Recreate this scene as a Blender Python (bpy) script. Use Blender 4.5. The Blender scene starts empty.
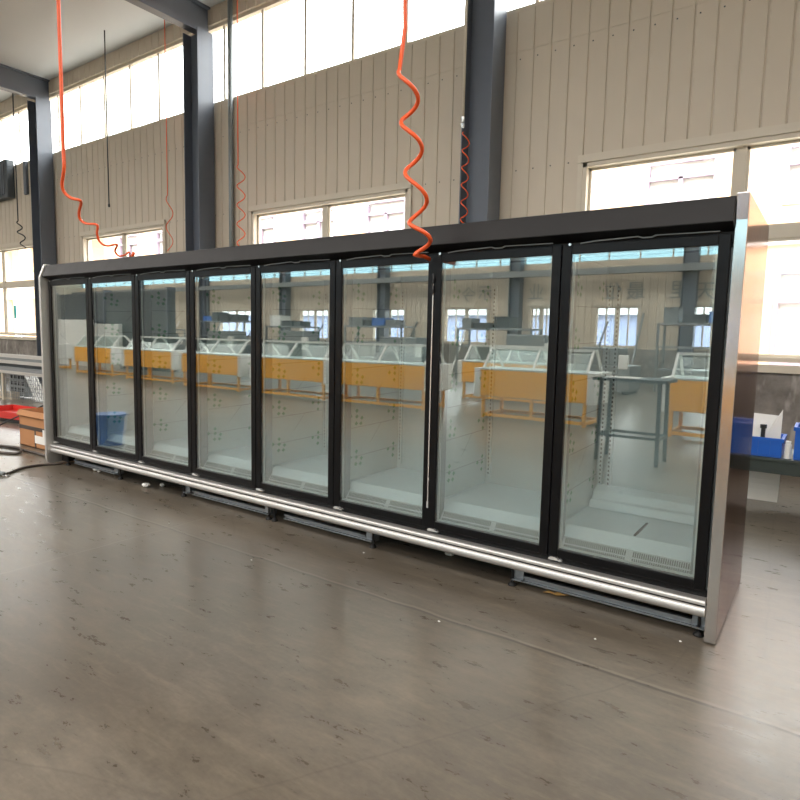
import bpy, math, random
from mathutils import Vector, Matrix
random.seed(7)
sc = bpy.context.scene
COL = sc.collection

# ------------------------------------------------------------------ camera
ROT = [(0.81677938, 0.57654993, 0.0214855), (0.07660251, -0.07145969, -0.99449765), (-0.5718422, 0.81393101, -0.10253197)]
CAM = Vector((6.3714, -3.04261, 1.36033)); F = 612.884
rt, dn, fw = [Vector(r) for r in ROT]
cam_d = bpy.data.cameras.new('camera'); cam = bpy.data.objects.new('camera', cam_d); COL.objects.link(cam)
m = Matrix((rt, -dn, -fw)).transposed().to_4x4(); m.translation = CAM
cam.matrix_world = m
cam_d.sensor_width = 36; cam_d.lens = F/800*36; cam_d.clip_end = 300; cam_d.clip_start = .02
sc.camera = cam

# ------------------------------------------------------------------ mesh builder
class MB:
    def __init__(s): s.v = []; s.f = []; s.m = []
    def add(s, vs, fs, mi=0):
        o = len(s.v); s.v += [tuple(p) for p in vs]
        for f in fs: s.f.append([o+i for i in f]); s.m.append(mi)
        return s
    def box(s, x0, x1, y0, y1, z0, z1, mi=0):
        x0, x1 = sorted((x0, x1)); y0, y1 = sorted((y0, y1)); z0, z1 = sorted((z0, z1))
        return s.add([(x0,y0,z0),(x1,y0,z0),(x1,y1,z0),(x0,y1,z0),(x0,y0,z1),(x1,y0,z1),(x1,y1,z1),(x0,y1,z1)],
              [(3,2,1,0),(4,5,6,7),(0,1,5,4),(1,2,6,5),(2,3,7,6),(3,0,4,7)], mi)
    def bar(s, a, b, w, h=None, mi=0):
        a = Vector(a); b = Vector(b); h = h or w; d = (b-a).normalized()
        up = Vector((0,0,1)) if abs(d.z) < .95 else Vector((1,0,0))
        r = d.cross(up).normalized()*w/2; u = r.cross(d).normalized()*h/2
        vs = [p+q for p in (a,b) for q in (-r-u, r-u, r+u, -r+u)]
        return s.add(vs, [(3,2,1,0),(4,5,6,7),(0,1,5,4),(1,2,6,5),(2,3,7,6),(3,0,4,7)], mi)
    def prism(s, prof, axis, a, b, mi=0):
        # prof: ccw list of 2d points in the other two axes (x:(y,z) y:(x,z) z:(x,y))
        def P(p, t): return {'x':(t,p[0],p[1]), 'y':(p[0],t,p[1]), 'z':(p[0],p[1],t)}[axis]
        n = len(prof); vs = [P(p,a) for p in prof]+[P(p,b) for p in prof]
        fs = [tuple(range(n))[::-1], tuple(range(n,2*n))]+[(i,(i+1)%n,n+(i+1)%n,n+i) for i in range(n)]
        area = sum(prof[i][0]*prof[(i+1)%n][1]-prof[(i+1)%n][0]*prof[i][1] for i in range(n))
        flip = (area < 0) ^ (b < a) ^ (axis == 'y')
        return s.add(vs, [tuple(reversed(f)) for f in fs] if flip else fs, mi)
    def tube(s, pts, r, n=8, mi=0, cap=True):
        pts = [Vector(p) for p in pts]; k = len(pts)
        rs = r if isinstance(r, (list,tuple)) else [r]*k
        t0 = (pts[1]-pts[0]).normalized(); u = t0.orthogonal().normalized(); vs = []
        for i in range(k):
            t = (pts[min(i+1,k-1)]-pts[max(i-1,0)]).normalized()
            u = (u-t*u.dot(t)).normalized(); w = t.cross(u)
            for j in range(n):
                a = 2*math.pi*j/n; vs.append(pts[i]+(u*math.cos(a)+w*math.sin(a))*rs[i])
        fs = [(i*n+j, i*n+(j+1)%n, (i+1)*n+(j+1)%n, (i+1)*n+j) for i in range(k-1) for j in range(n)]
        if cap: fs += [tuple(range(n))[::-1], tuple(range((k-1)*n,k*n))]
        return s.add(vs, fs, mi)
    def build(s, name, mats, parent=None, org=(0,0,0), smooth=False, bevel=0):
        me = bpy.data.meshes.new(name)
        ox, oy, oz = org
        me.from_pydata([(x-ox,y-oy,z-oz) for x,y,z in s.v], [], s.f)
        for mt in (mats if isinstance(mats,(list,tuple)) else [mats]): me.materials.append(mt)
        me.polygons.foreach_set('material_index', s.m)
        if smooth: me.polygons.foreach_set('use_smooth', [True]*len(s.f))
        me.update()
        o = bpy.data.objects.new(name, me); COL.objects.link(o)
        if parent: o.parent = parent
        else: o.location = org
        if bevel:
            b = o.modifiers.new('bevel','BEVEL'); b.width = bevel; b.segments = 2; b.limit_method = 'ANGLE'
        return o

def tag(o, label, cat, group=None, kind=None):
    o['label'] = label; o['category'] = cat
    if group: o['group'] = group
    if kind: o['kind'] = kind
    return o
def thing(name, label, cat, loc=(0,0,0), rz=0, group=None):
    o = bpy.data.objects.new(name, None); COL.objects.link(o)
    o.location = loc; o.rotation_euler = (0,0,rz); o.empty_display_size = .1
    return tag(o, label, cat, group)
def struct(o): o['kind'] = 'structure'; return o
def dup(root, loc, rz, label, scale=None):
    r = root.copy(); COL.objects.link(r); r.location = loc; r.rotation_euler = (0,0,rz); r['label'] = label
    for ch in root.children:
        c = ch.copy(); COL.objects.link(c); c.parent = r
        for g in ch.children:
            d = g.copy(); COL.objects.link(d); d.parent = c
    return r

# ------------------------------------------------------------------ materials
def srgb(r, g, b):
    return tuple((c/255/12.92 if c/255 <= .04045 else ((c/255+.055)/1.055)**2.4) for c in (r,g,b))+(1,)
class NT:
    def __init__(s, name):
        s.mat = bpy.data.materials.new(name); s.mat.use_nodes = True; s.t = s.mat.node_tree; s.n = s.t.nodes
        s.p = s.n['Principled BSDF']; s.out = s.n['Material Output']
    def node(s, typ, **kw):
        n = s.n.new(typ)
        for k, v in kw.items():
            if k in n.inputs: n.inputs[k].default_value = v
            else: setattr(n, k, v)
        return n
    def link(s, a, b): s.t.links.new(a, b)
def mat(name, col, rough=.5, metal=0, var=0, scale=8, bump=0, bscale=60, spec=.5, stretch=None):
    t = NT(name); p = t.p
    p.inputs['Base Color'].default_value = col; p.inputs['Roughness'].default_value = rough; p.inputs['Metallic'].default_value = metal
    p.inputs['Specular IOR Level'].default_value = spec
    tc = t.node('ShaderNodeTexCoord'); src = tc.outputs['Object']
    if stretch:
        mp = t.node('ShaderNodeMapping'); mp.inputs['Scale'].default_value = stretch; t.link(src, mp.inputs['Vector']); src = mp.outputs['Vector']
    nz = t.node('ShaderNodeTexNoise', Scale=scale, Detail=4.0); t.link(src, nz.inputs['Vector'])
    if var:
        mx = t.node('ShaderNodeMix', data_type='RGBA')
        mx.inputs[6].default_value = tuple(c*(1-var) for c in col[:3])+(1,); mx.inputs[7].default_value = tuple(min(1,c*(1+var)) for c in col[:3])+(1,)
        t.link(nz.outputs['Fac'], mx.inputs[0]); t.link(mx.outputs[2], p.inputs['Base Color'])
    mr = t.node('ShaderNodeMapRange'); mr.inputs['To Min'].default_value = max(0,rough-.06); mr.inputs['To Max'].default_value = min(1,rough+.06)
    t.link(nz.outputs['Fac'], mr.inputs['Value']); t.link(mr.outputs['Result'], p.inputs['Roughness'])
    if bump:
        n2 = t.node('ShaderNodeTexNoise', Scale=bscale, Detail=3.0); t.link(src, n2.inputs['Vector'])
        b = t.node('ShaderNodeBump', Strength=bump, Distance=.01); t.link(n2.outputs['Fac'], b.inputs['Height']); t.link(b.outputs['Normal'], p.inputs['Normal'])
    return t.mat
def glass(name, tint, base, graze, rough=0.0):
    t = NT(name); t.n.remove(t.p)
    tr = t.node('ShaderNodeBsdfTransparent'); tr.inputs['Color'].default_value = tint
    gl = t.node('ShaderNodeBsdfGlossy'); gl.inputs['Roughness'].default_value = rough; gl.inputs['Color'].default_value = (.97,1,.985,1)
    lw = t.node('ShaderNodeLayerWeight'); lw.inputs['Blend'].default_value = .5
    pw = t.node('ShaderNodeMath', operation='POWER'); t.link(lw.outputs['Facing'], pw.inputs[0]); pw.inputs[1].default_value = 3
    ma = t.node('ShaderNodeMath', operation='MULTIPLY_ADD'); t.link(pw.outputs[0], ma.inputs[0]); ma.inputs[1].default_value = graze; ma.inputs[2].default_value = base
    mx = t.node('ShaderNodeMixShader'); t.link(ma.outputs[0], mx.inputs[0]); t.link(tr.outputs[0], mx.inputs[1]); t.link(gl.outputs[0], mx.inputs[2])
    t.link(mx.outputs[0], t.out.inputs['Surface'])
    return t.mat

M = {}
M['black'] = mat('black_satin', srgb(7,7,9), .35, var=.15, scale=30, spec=.22)
M['canopy'] = mat('canopy_charcoal', srgb(13,11,11), .4, var=.08, scale=12, spec=.24)
M['rubber'] = mat('black_rubber', srgb(10,10,11), .6)
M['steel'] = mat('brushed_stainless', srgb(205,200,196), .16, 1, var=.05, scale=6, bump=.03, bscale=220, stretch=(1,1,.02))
M['steelside'] = mat('stainless_reflection_tint', srgb(128,108,102), .12, 1, var=.06, scale=6, bump=.03, bscale=220, stretch=(1,1,.02))  # panel steel, colour darkened and pinked to give the window reflection its peach
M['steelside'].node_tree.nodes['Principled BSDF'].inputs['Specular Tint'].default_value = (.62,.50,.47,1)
M['alu'] = mat('anodised_aluminium', srgb(205,203,200), .48, .9, var=.04, scale=10)
M['galv'] = mat('galvanised_steel', srgb(150,155,160), .42, .85, var=.2, scale=25)
M['spacer'] = mat('silver_spacer', srgb(205,208,205), .4, .3)
M['liner'] = mat('white_liner', srgb(194,202,203), .35, var=.03, scale=3)
M['film'] = mat('film_covered_liner', srgb(186,194,190), .3, var=.06, scale=5, bump=.15, bscale=6)
M['deck'] = mat('white_deck', srgb(218,226,228), .3, var=.03, scale=4)
M['slot'] = mat('dark_slot', srgb(6,7,7), .8)
M['grille'] = mat('grille_grey', srgb(165,168,166), .4, .2)
M['filmgreen'] = mat('film_green_ink', srgb(60,135,85), .5, var=.3, scale=60)
M['filmline'] = mat('film_grey_ink', srgb(120,124,120), .5)
M['chrome'] = mat('bright_zinc', srgb(230,230,228), .25, .7)
M['doorglass'] = glass('door_glass', (.90,.945,.938,1), .215, .5)
M['winglass'] = glass('window_glass', (.95,.97,.97,1), .03, .3)
M['clearglass'] = glass('counter_glass', (.88,.94,.93,1), .03, .3)
M['skylight'] = glass('translucent_roof_sheet', (.76,.74,.72,1), .05, .2)
M['cyanglass'] = glass('cyan_sheet', (.34,.44,.47,1), .05, .2)
M['clad'] = mat('beige_cladding', srgb(200,187,168), .5, var=.04, scale=2)
M['trimbeige'] = mat('beige_window_trim', srgb(205,194,176), .5, var=.04, scale=4)
M['colgrey'] = mat('column_grey_paint', srgb(96,102,112), .42, var=.08, scale=5)
M['orange'] = mat('orange_hose', srgb(236,92,38), .35, var=.05)
M['orangecounter'] = mat('orange_powder_coat', srgb(255,176,20), .4, var=.03)
M['white'] = mat('white_paint', srgb(228,228,224), .4)
M['card'] = mat('brown_cardboard', srgb(176,124,82), .8, var=.1, scale=6)
M['tape'] = mat('dark_tape', srgb(62,50,44), .4)
M['paper'] = mat('white_paper', srgb(235,232,226), .7, var=.03)
M['blue'] = mat('blue_plastic', srgb(20,92,190), .35, var=.06)
M['bluebin'] = mat('deep_blue_plastic', srgb(60,112,190), .4)
M['benchgreen'] = mat('dark_green_bench', srgb(52,60,56), .45, var=.15, scale=10)
M['red'] = mat('red_paint', srgb(196,48,40), .45, var=.1)
M['cable'] = mat('cable_grey', srgb(74,66,60), .55)
M['cableblk'] = mat('cable_black', srgb(28,27,28), .5)
M['leaf'] = mat('dry_leaf', srgb(190,150,90), .7, var=.2, scale=30)
M['foam'] = mat('white_foam', srgb(225,225,220), .8)
M['darkgrey'] = mat('dark_grey_paint', srgb(72,78,82), .5, var=.1)
M['midgrey'] = mat('mid_grey_metal', srgb(130,135,136), .5, .3, var=.15)
M['purple'] = mat('purple_window_frame', srgb(140,124,138), .5)
M['facade'] = mat('orange_facade', srgb(208,174,142), .8, var=.05, scale=.6)
M['facadewhite'] = mat('pale_facade_band', srgb(190,188,186), .8, var=.05, scale=.6)
M['teal'] = mat('teal_sticker', srgb(60,190,190), .5)
M['text'] = mat('grey_wall_paint', srgb(122,126,124), .6)
M['roof'] = mat('roof_sheet', srgb(190,194,196), .6, var=.05, scale=1)
M['shed'] = mat('blue_grey_shed', srgb(140,155,190), .7)
M['ground'] = mat('pale_yard_concrete', srgb(190,186,178), .9, var=.1, scale=1)

def floor_mat():
    t = NT('stained_concrete'); p = t.p
    tc = t.node('ShaderNodeTexCoord'); O = tc.outputs['Object']
    n1 = t.node('ShaderNodeTexNoise', Scale=.55, Detail=5.0, Roughness=.6); t.link(O, n1.inputs['Vector'])
    mp = t.node('ShaderNodeMapping'); mp.inputs['Scale'].default_value = (1.2,3.2,1); mp.inputs['Rotation'].default_value = (0,0,.5); t.link(O, mp.inputs['Vector'])
    n2 = t.node('ShaderNodeTexNoise', Scale=4.0, Detail=8.0, Roughness=.72); t.link(mp.outputs['Vector'], n2.inputs['Vector'])
    n3 = t.node('ShaderNodeTexNoise', Scale=45.0, Detail=4.0); t.link(O, n3.inputs['Vector'])
    a = t.node('ShaderNodeMath', operation='MULTIPLY_ADD'); t.link(n2.outputs['Fac'], a.inputs[0]); a.inputs[1].default_value = .9; t.link(n1.outputs['Fac'], a.inputs[2])
    b = t.node('ShaderNodeMath', operation='MULTIPLY_ADD'); t.link(n3.outputs['Fac'], b.inputs[0]); b.inputs[1].default_value = .22; t.link(a.outputs[0], b.inputs[2])
    cr = t.node('ShaderNodeValToRGB'); e = cr.color_ramp.elements
    e[0].position = .50; e[0].color = srgb(76,68,58); e[1].position = 1.0; e[1].color = srgb(124,114,100)
    mid = cr.color_ramp.elements.new(.74); mid.color = srgb(96,88,77)
    nr = t.node('ShaderNodeMath', operation='MULTIPLY'); t.link(b.outputs[0], nr.inputs[0]); nr.inputs[1].default_value = .69
    t.link(nr.outputs[0], cr.inputs['Fac'])
    # thin pale scuffs
    mp2 = t.node('ShaderNodeMapping'); mp2.inputs['Scale'].default_value = (1,6,1); mp2.inputs['Rotation'].default_value = (0,0,-.6); t.link(O, mp2.inputs['Vector'])
    n4 = t.node('ShaderNodeTexNoise', Scale=3.0, Detail=8.0, Roughness=.72); t.link(mp2.outputs['Vector'], n4.inputs['Vector'])
    r4 = t.node('ShaderNodeMapRange'); r4.inputs['From Min'].default_value = .52; r4.inputs['From Max'].default_value = .70; r4.inputs['To Max'].default_value = .35; t.link(n4.outputs['Fac'], r4.inputs['Value'])
    m1 = t.node('ShaderNodeMix', data_type='RGBA'); m1.inputs[7].default_value = srgb(140,129,112); t.link(r4.outputs['Result'], m1.inputs[0]); t.link(cr.outputs['Color'], m1.inputs[6])
    # saw-cut joints: one along x at y=-0.57, one along y at x=2.68
    sp = t.node('ShaderNodeSeparateXYZ'); t.link(O, sp.inputs[0])
    wob = t.node('ShaderNodeTexNoise', Scale=3.0, Detail=6.0); t.link(O, wob.inputs['Vector'])
    def joint(axis, pos, width, amp):
        w = t.node('ShaderNodeMath', operation='MULTIPLY_ADD'); t.link(wob.outputs['Fac'], w.inputs[0]); w.inputs[1].default_value = amp; t.link(sp.outputs[axis], w.inputs[2])
        s = t.node('ShaderNodeMath', operation='SUBTRACT'); t.link(w.outputs[0], s.inputs[0]); s.inputs[1].default_value = pos+amp*.5
        ab = t.node('ShaderNodeMath', operation='ABSOLUTE'); t.link(s.outputs[0], ab.inputs[0])
        r = t.node('ShaderNodeMapRange'); r.inputs['From Min'].default_value = width*.4; r.inputs['From Max'].default_value = width; r.inputs['To Min'].default_value = 1; r.inputs['To Max'].default_value = 0
        t.link(ab.outputs[0], r.inputs['Value']); return r.outputs['Result']
    cur = m1.outputs[2]; hs = []
    for ax, pos, wd, amp, colr, fac in (('Y',-.57,.012,.05,srgb(60,54,47),.7), ('Y',-.552,.012,.05,srgb(150,141,128),.4), ('X',2.68,.010,.05,srgb(150,141,128),.35), ('Y',-4.2,.012,.03,srgb(80,72,64),.7), ('X',8.6,.012,.03,srgb(80,72,64),.7)):
        j = joint(ax, pos, wd, amp); f = t.node('ShaderNodeMath', operation='MULTIPLY'); t.link(j, f.inputs[0]); f.inputs[1].default_value = fac
        mx = t.node('ShaderNodeMix', data_type='RGBA'); mx.inputs[7].default_value = colr; t.link(f.outputs[0], mx.inputs[0]); t.link(cur, mx.inputs[6]); cur = mx.outputs[2]
    # hairline cracks
    vo = t.node('ShaderNodeTexVoronoi', feature='DISTANCE_TO_EDGE', Scale=.55)
    dn_ = t.node('ShaderNodeTexNoise', Scale=2.5, Detail=3.0); t.link(O, dn_.inputs['Vector'])
    vm = t.node('ShaderNodeMix', data_type='VECTOR'); vm.inputs[0].default_value = .07; t.link(O, vm.inputs[4]); t.link(dn_.outputs['Color'], vm.inputs[5]); t.link(vm.outputs[1], vo.inputs['Vector'])
    rc = t.node('ShaderNodeMapRange'); rc.inputs['From Min'].default_value = 0; rc.inputs['From Max'].default_value = .004; rc.inputs['To Min'].default_value = .5; rc.inputs['To Max'].default_value = 0; t.link(vo.outputs['Distance'], rc.inputs['Value'])
    cm = t.node('ShaderNodeMath', operation='MULTIPLY'); t.link(rc.outputs['Result'], cm.inputs[0]); t.link(n1.outputs['Fac'], cm.inputs[1])
    mc = t.node('ShaderNodeMix', data_type='RGBA'); mc.inputs[7].default_value = srgb(70,62,54); t.link(cm.outputs[0], mc.inputs[0]); t.link(cur, mc.inputs[6]); cur = mc.outputs[2]
    t.link(cur, p.inputs['Base Color'])
    rr = t.node('ShaderNodeMapRange'); rr.inputs['From Min'].default_value = .3; rr.inputs['From Max'].default_value = .7; rr.inputs['To Min'].default_value = .25; rr.inputs['To Max'].default_value = .36; t.link(n2.outputs['Fac'], rr.inputs['Value']); t.link(rr.outputs['Result'], p.inputs['Roughness'])
    bp = t.node('ShaderNodeBump', Strength=.05, Distance=.01); t.link(b.outputs[0], bp.inputs['Height']); t.link(bp.outputs['Normal'], p.inputs['Normal'])
    p.inputs['Specular IOR Level'].default_value = .5
    return t.mat
M['floor'] = floor_mat()
def block_mat():
    t = NT('grey_block_wall'); p = t.p
    tc = t.node('ShaderNodeTexCoord'); O = tc.outputs['Object']
    n1 = t.node('ShaderNodeTexNoise', Scale=2.5, Detail=6.0, Roughness=.65); t.link(O, n1.inputs['Vector'])
    cr = t.node('ShaderNodeValToRGB'); e = cr.color_ramp.elements; e[0].position = .35; e[0].color = srgb(104,98,92); e[1].position = .7; e[1].color = srgb(150,143,135)
    t.link(n1.outputs['Fac'], cr.inputs['Fac'])
    mp = t.node('ShaderNodeMapping'); mp.inputs['Scale'].default_value = (5,1,1.6); t.link(O, mp.inputs['Vector'])
    n2 = t.node('ShaderNodeTexNoise', Scale=1.5, Detail=3.0); t.link(mp.outputs['Vector'], n2.inputs['Vector'])
    r = t.node('ShaderNodeMapRange'); r.inputs['From Min'].default_value = .58; r.inputs['From Max'].default_value = .7; r.inputs['To Max'].default_value = .5; t.link(n2.outputs['Fac'], r.inputs['Value'])
    mx = t.node('ShaderNodeMix', data_type='RGBA'); mx.inputs[7].default_value = srgb(190,184,176); t.link(r.outputs['Result'], mx.inputs[0]); t.link(cr.outputs['Color'], mx.inputs[6])
    t.link(mx.outputs[2], p.inputs['Base Color']); p.inputs['Roughness'].default_value = .9
    return t.mat
M['block'] = block_mat()

# ================================================================== SETTING
X0, X1, YB, YF, ZR = -34., 16., 4.5, -18., 7.2
WZ0, WZ1, DZ = 1.18, 3.5, 1.07
floor = struct(MB().box(X0, X1, YF, YB, -.15, 0).build('floor', M['floor']))
tag(MB().box(-70, 60, -60, YF-.35, -.25, -.1).box(-70, 60, YB+.35, 60, -.25, -.1).build('ground', M['ground']), 'pale concrete yard seen outside beyond the windows', 'ground', kind='structure')

def clad_profile(x0, x1, y, d, out):
    pts = []; P = .232; k0 = math.ceil((x0+.02)/P); x = x0; pts.append((x0, y))
    k = k0
    while k*P+.012 < x1:
        c = k*P; pts += [(c-.012,y),(c-.005,y+d),(c+.005,y+d),(c+.012,y)]; k += 1
    pts.append((x1,y))
    return pts+[(x1,y+out),(x0,y+out)]
WINS = [(-32.,-28.5),(-26.,-22.6),(-20.1,-16.6),(-14.2,-10.3),(-7.95,-4.8),(-2.2,1.15),(3.72,7.1),(9.8,13.2)]
# back wall: ribbed cladding with window openings over a block dado
wb = MB(); edges = [X0]+[v for w in WINS for v in w]+[X1]
for i in range(0, len(edges), 2):
    wb.prism(clad_profile(edges[i], edges[i+1], YB, .014, .2), 'z', DZ, WZ1)
wb.prism(clad_profile(X0, X1, YB, .014, .2), 'z', WZ1, 5.0)
wb.prism(clad_profile(X0, X1, YB-.006, .014, .206), 'z', 5.0, 5.5)
wb.prism(clad_profile(X0, X1, YB-.006, .014, .206), 'z', 6.9, ZR+.6)
hb_ = bpy.data.objects.new('window_41', None); COL.objects.link(hb_); hb_.location = (X0/2+X1/2, YB, 5.5); struct(hb_)  # unseen high window strip, added to light the hall and counters
hf = MB(); x = X0
while x < X1: hf.box(x-.025, x+.025, YB+.06, YB+.12, 5.5, 6.9); x += 1.0
hf.box(X0, X1, YB+.04, YB+.14, 5.5, 5.56).box(X0, X1, YB+.04, YB+.14, 6.84, 6.9)
hf.build('window_frame', M['trimbeige'], hb_, hb_.location)
MB().box(X0, X1, YB+.087, YB+.093, 5.56, 6.84).build('window_pane', M['winglass'], hb_, hb_.location)
for z in (3.53, 4.9):                                 # screw heads along the girts
    k = math.ceil(-12/.232)
    while k*.232 < 8:
        c = k*.232+.05; wb.add([(c-.008,YB-.009,z-.008),(c+.008,YB-.009,z-.008),(c+.008,YB-.009,z+.008),(c-.008,YB-.009,z+.008),(c,YB-.016,z)], [(0,1,4),(1,2,4),(2,3,4),(3,0,4)], 1); k += 1
struct(wb.build('wall_back', [M['clad'], M['darkgrey']]))
struct(MB().box(X0, X1, YB-.02, YB+.22, 0, DZ).build('wall_back_dado', M['block']))
struct(MB().box(X0, -20, YB-.07, YB+.02, DZ, WZ0-.03).box(-20, X1, YB-.07, YB+.02, DZ, WZ0-.03).build('trim_1', M['trimbeige']))

def make_window(n, x0, x1, z0, z1, y, depth, sub, trans, mt, gm, sgn=1):
    o = bpy.data.objects.new('window_%d' % n, None); COL.objects.link(o); o.location = ((x0+x1)/2, y, z0); struct(o); org = o.location
    f = MB(); t = .05; ya, yb = y-sgn*.02, y+sgn*depth
    f.box(x0, x0+t, ya, yb, z0, z1).box(x1-t, x1, ya, yb, z0, z1).box(x0, x1, ya, yb, z1-t, z1).box(x0, x1, ya, yb, z0, z0+t)
    f.box(x0-.06, x1+.06, y-sgn*.045, y-sgn*.016, z1, z1+.09).box(x0-.06, x0, y-sgn*.03, y-sgn*.016, z0-.02, z1).box(x1, x1+.06, y-sgn*.03, y-sgn*.016, z0-.02, z1)
    xm = (x0+x1)/2; yc = y+sgn*depth*.55
    f.box(xm-.05, xm+.05, yc-.035, yc+.035, z0, z1)
    if trans: f.box(x0, x1, yc-.03, yc+.03, trans-.06, trans+.06)
    for k in range(1, sub):
        if k*2 == sub: continue
        xx = x0+(x1-x0)*k/sub; f.box(xx-.022, xx+.022, yc-.02, yc+.02, z0, trans or z1)
    for a, b in ((x0+t, xm-.05), (xm+.05, x1-t)):      # sash edges
        for c, d in (((z0+t),(trans-.06)), ((trans+.06),(z1-t))) if trans else (((z0+t),(z1-t)),):
            f.box(a, a+.03, yc-.015, yc+.015, c, d).box(b-.03, b, yc-.015, yc+.015, c, d).box(a, b, yc-.015, yc+.015, d-.03, d).box(a, b, yc-.015, yc+.015, c, c+.03)
    f.build('window_frame', mt, o, org)
    MB().box(x0+t, x1-t, yc-.003, yc+.003, z0+t, z1-t).build('window_pane', gm, o, org)
    return o
for i, (a, b) in enumerate(WINS): make_window(i+1, a, b, WZ0, WZ1, YB, .16, 2, 2.53, M['trimbeige'], M['winglass'])

# far wall (seen mirrored in the door glass)
FW = [(-32,-29),(-26,-24),(-20,-17.5),(-14.2,-12.4),(-9.9,-8.2),(-6.3,-4.4),(-2.7,-1.9),(-.35,1.1),(2.7,3.9),(7,9),(11.5,14)]
ff = MB(); ed = [X0]+[v for w in FW for v in w]+[X1]
for i in range(0, len(ed), 2): ff.prism([(x,2*YF-y) for x,y in clad_profile(ed[i], ed[i+1], YF, .014, .2)], 'z', 0, 2.55)
for a, b in FW: ff.box(a, b, YF-.2, YF, 0, 1.15)
ff.prism([(x,2*YF-y) for x,y in clad_profile(X0, X1, YF, .014, .2)], 'z', 2.55, 4.0)
ff.prism([(x,2*YF-y) for x,y in clad_profile(X0, X1, YF, .014, .2)], 'z', 5.9, ZR+.6)
struct(ff.build('wall_front', M['clad']))
struct(MB().box(X0, X1, YF, YF+.03, 0, 1.12).build('wall_front_dado', M['block']))
for i, (a, b) in enumerate(FW): make_window(i+20, a, b, 1.15, 2.55, YF, .16, 4, None, M['trimbeige'], M['winglass'], -1)
cl = bpy.data.objects.new('window_40', None); COL.objects.link(cl); cl.location = (X0/2+X1/2, YF, 4.0); struct(cl)
cf = MB(); x = X0
while x < X1: cf.box(x-.02, x+.02, YF-.12, YF-.06, 4.0, 5.9); x += 1.0
cf.box(X0, X1, YF-.14, YF-.04, 4.0, 4.06).box(X0, X1, YF-.14, YF-.04, 5.84, 5.9)
cf.build('window_frame', M['trimbeige'], cl, cl.location)
MB().box(X0, X1, YF-.093, YF-.087, 4.06, 5.84).build('window_pane', M['cyanglass'], cl, cl.location)
struct(MB().box(X0-.2, X0, YF-.2, YB+.2, 0, ZR+.6).build('wall_left', M['clad']))
struct(MB().box(X1, X1+.2, YF-.2, YB+.2, 0, ZR+.6).build('wall_right', M['clad']))
# roof with translucent strips
SK = [(-15.6,-13.0),(-10.6,-8.0),(-5.8,-3.6)]
rf = MB(); ys = [YF-.2]+[v for s in SK for v in s]+[YB+.2]
for i in range(0, len(ys), 2): rf.box(X0-.2, X1+.2, ys[i], ys[i+1], ZR, ZR+.1)
struct(rf.build('ceiling', M['roof']))
sk = MB()
for a, b in SK: sk.box(X0-.2, X1+.2, a, b, ZR+.03, ZR+.06)
struct(sk.build('ceiling_skylight', M['skylight']))
bm_ = MB()
for x in (-33.3,-27.3,-21.3,-15.3,-9.3,-3.38,2.42,8.5,14.5):
    bm_.box(x-.09, x+.09, YF, YB, ZR-.5, ZR-.47).box(x-.012, x+.012, YF, YB, ZR-.47, ZR-.03).box(x-.09, x+.09, YF, YB, ZR-.03, ZR)
struct(bm_.build('trim_2', M['colgrey']))
cg = MB().box(X0, X1, YF+.35, YF+.55, 3.55, 3.75); struct(cg.build('trim_3', M['midgrey']))

# steel columns
def column(x, y, w, d, label):
    t = thing('steel_column', label, 'column', (x, y, 0), 0, 'steel columns of the hall')
    b = MB().box(-w/2, -w/2+.016, -d/2, d/2, 0, ZR-.5).box(w/2-.016, w/2, -d/2, d/2, 0, ZR-.5).box(-w/2+.016, w/2-.016, -.006, .006, 0, ZR-.5)
    b.build('shaft', M['colgrey'], t)
    MB().box(-w/2-.08, w/2+.08, -d/2-.06, d/2, 0, .025).build('base_plate', M['colgrey'], t)
    for sx in (-1,1):
        for sy in (-1,1): MB().tube([(sx*(w/2-.07), sy*.09, .02), (sx*(w/2-.07), sy*.09, .07)], .014, 6).build('anchor_bolt', M['galv'], t)
    return t
for x, l in ((2.42,'dark grey steel column rising behind the seventh and eighth fridge doors'), (-3.4,'dark grey steel column behind the fourth fridge door, left of the pale vertical wall pipe'),
             (-9.35,'dark grey steel column at the far left end of the fridge'), (8.5,'grey steel column on the window wall, right of the last window shown'), (-15.3,'grey steel column on the window wall, far beyond the left window')):
    column(x, YB-.2, .42, .34, l)
for i, x in enumerate((-27,-21,-15,-9.2,-3.2,2.6,8.6,14.4)):
    column(x, YF+.2, .42, .34, 'grey column on the far wall mirrored in the glass, number %s from the left' % ['one','two','three','four','five','six','seven','eight'][i])

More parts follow.
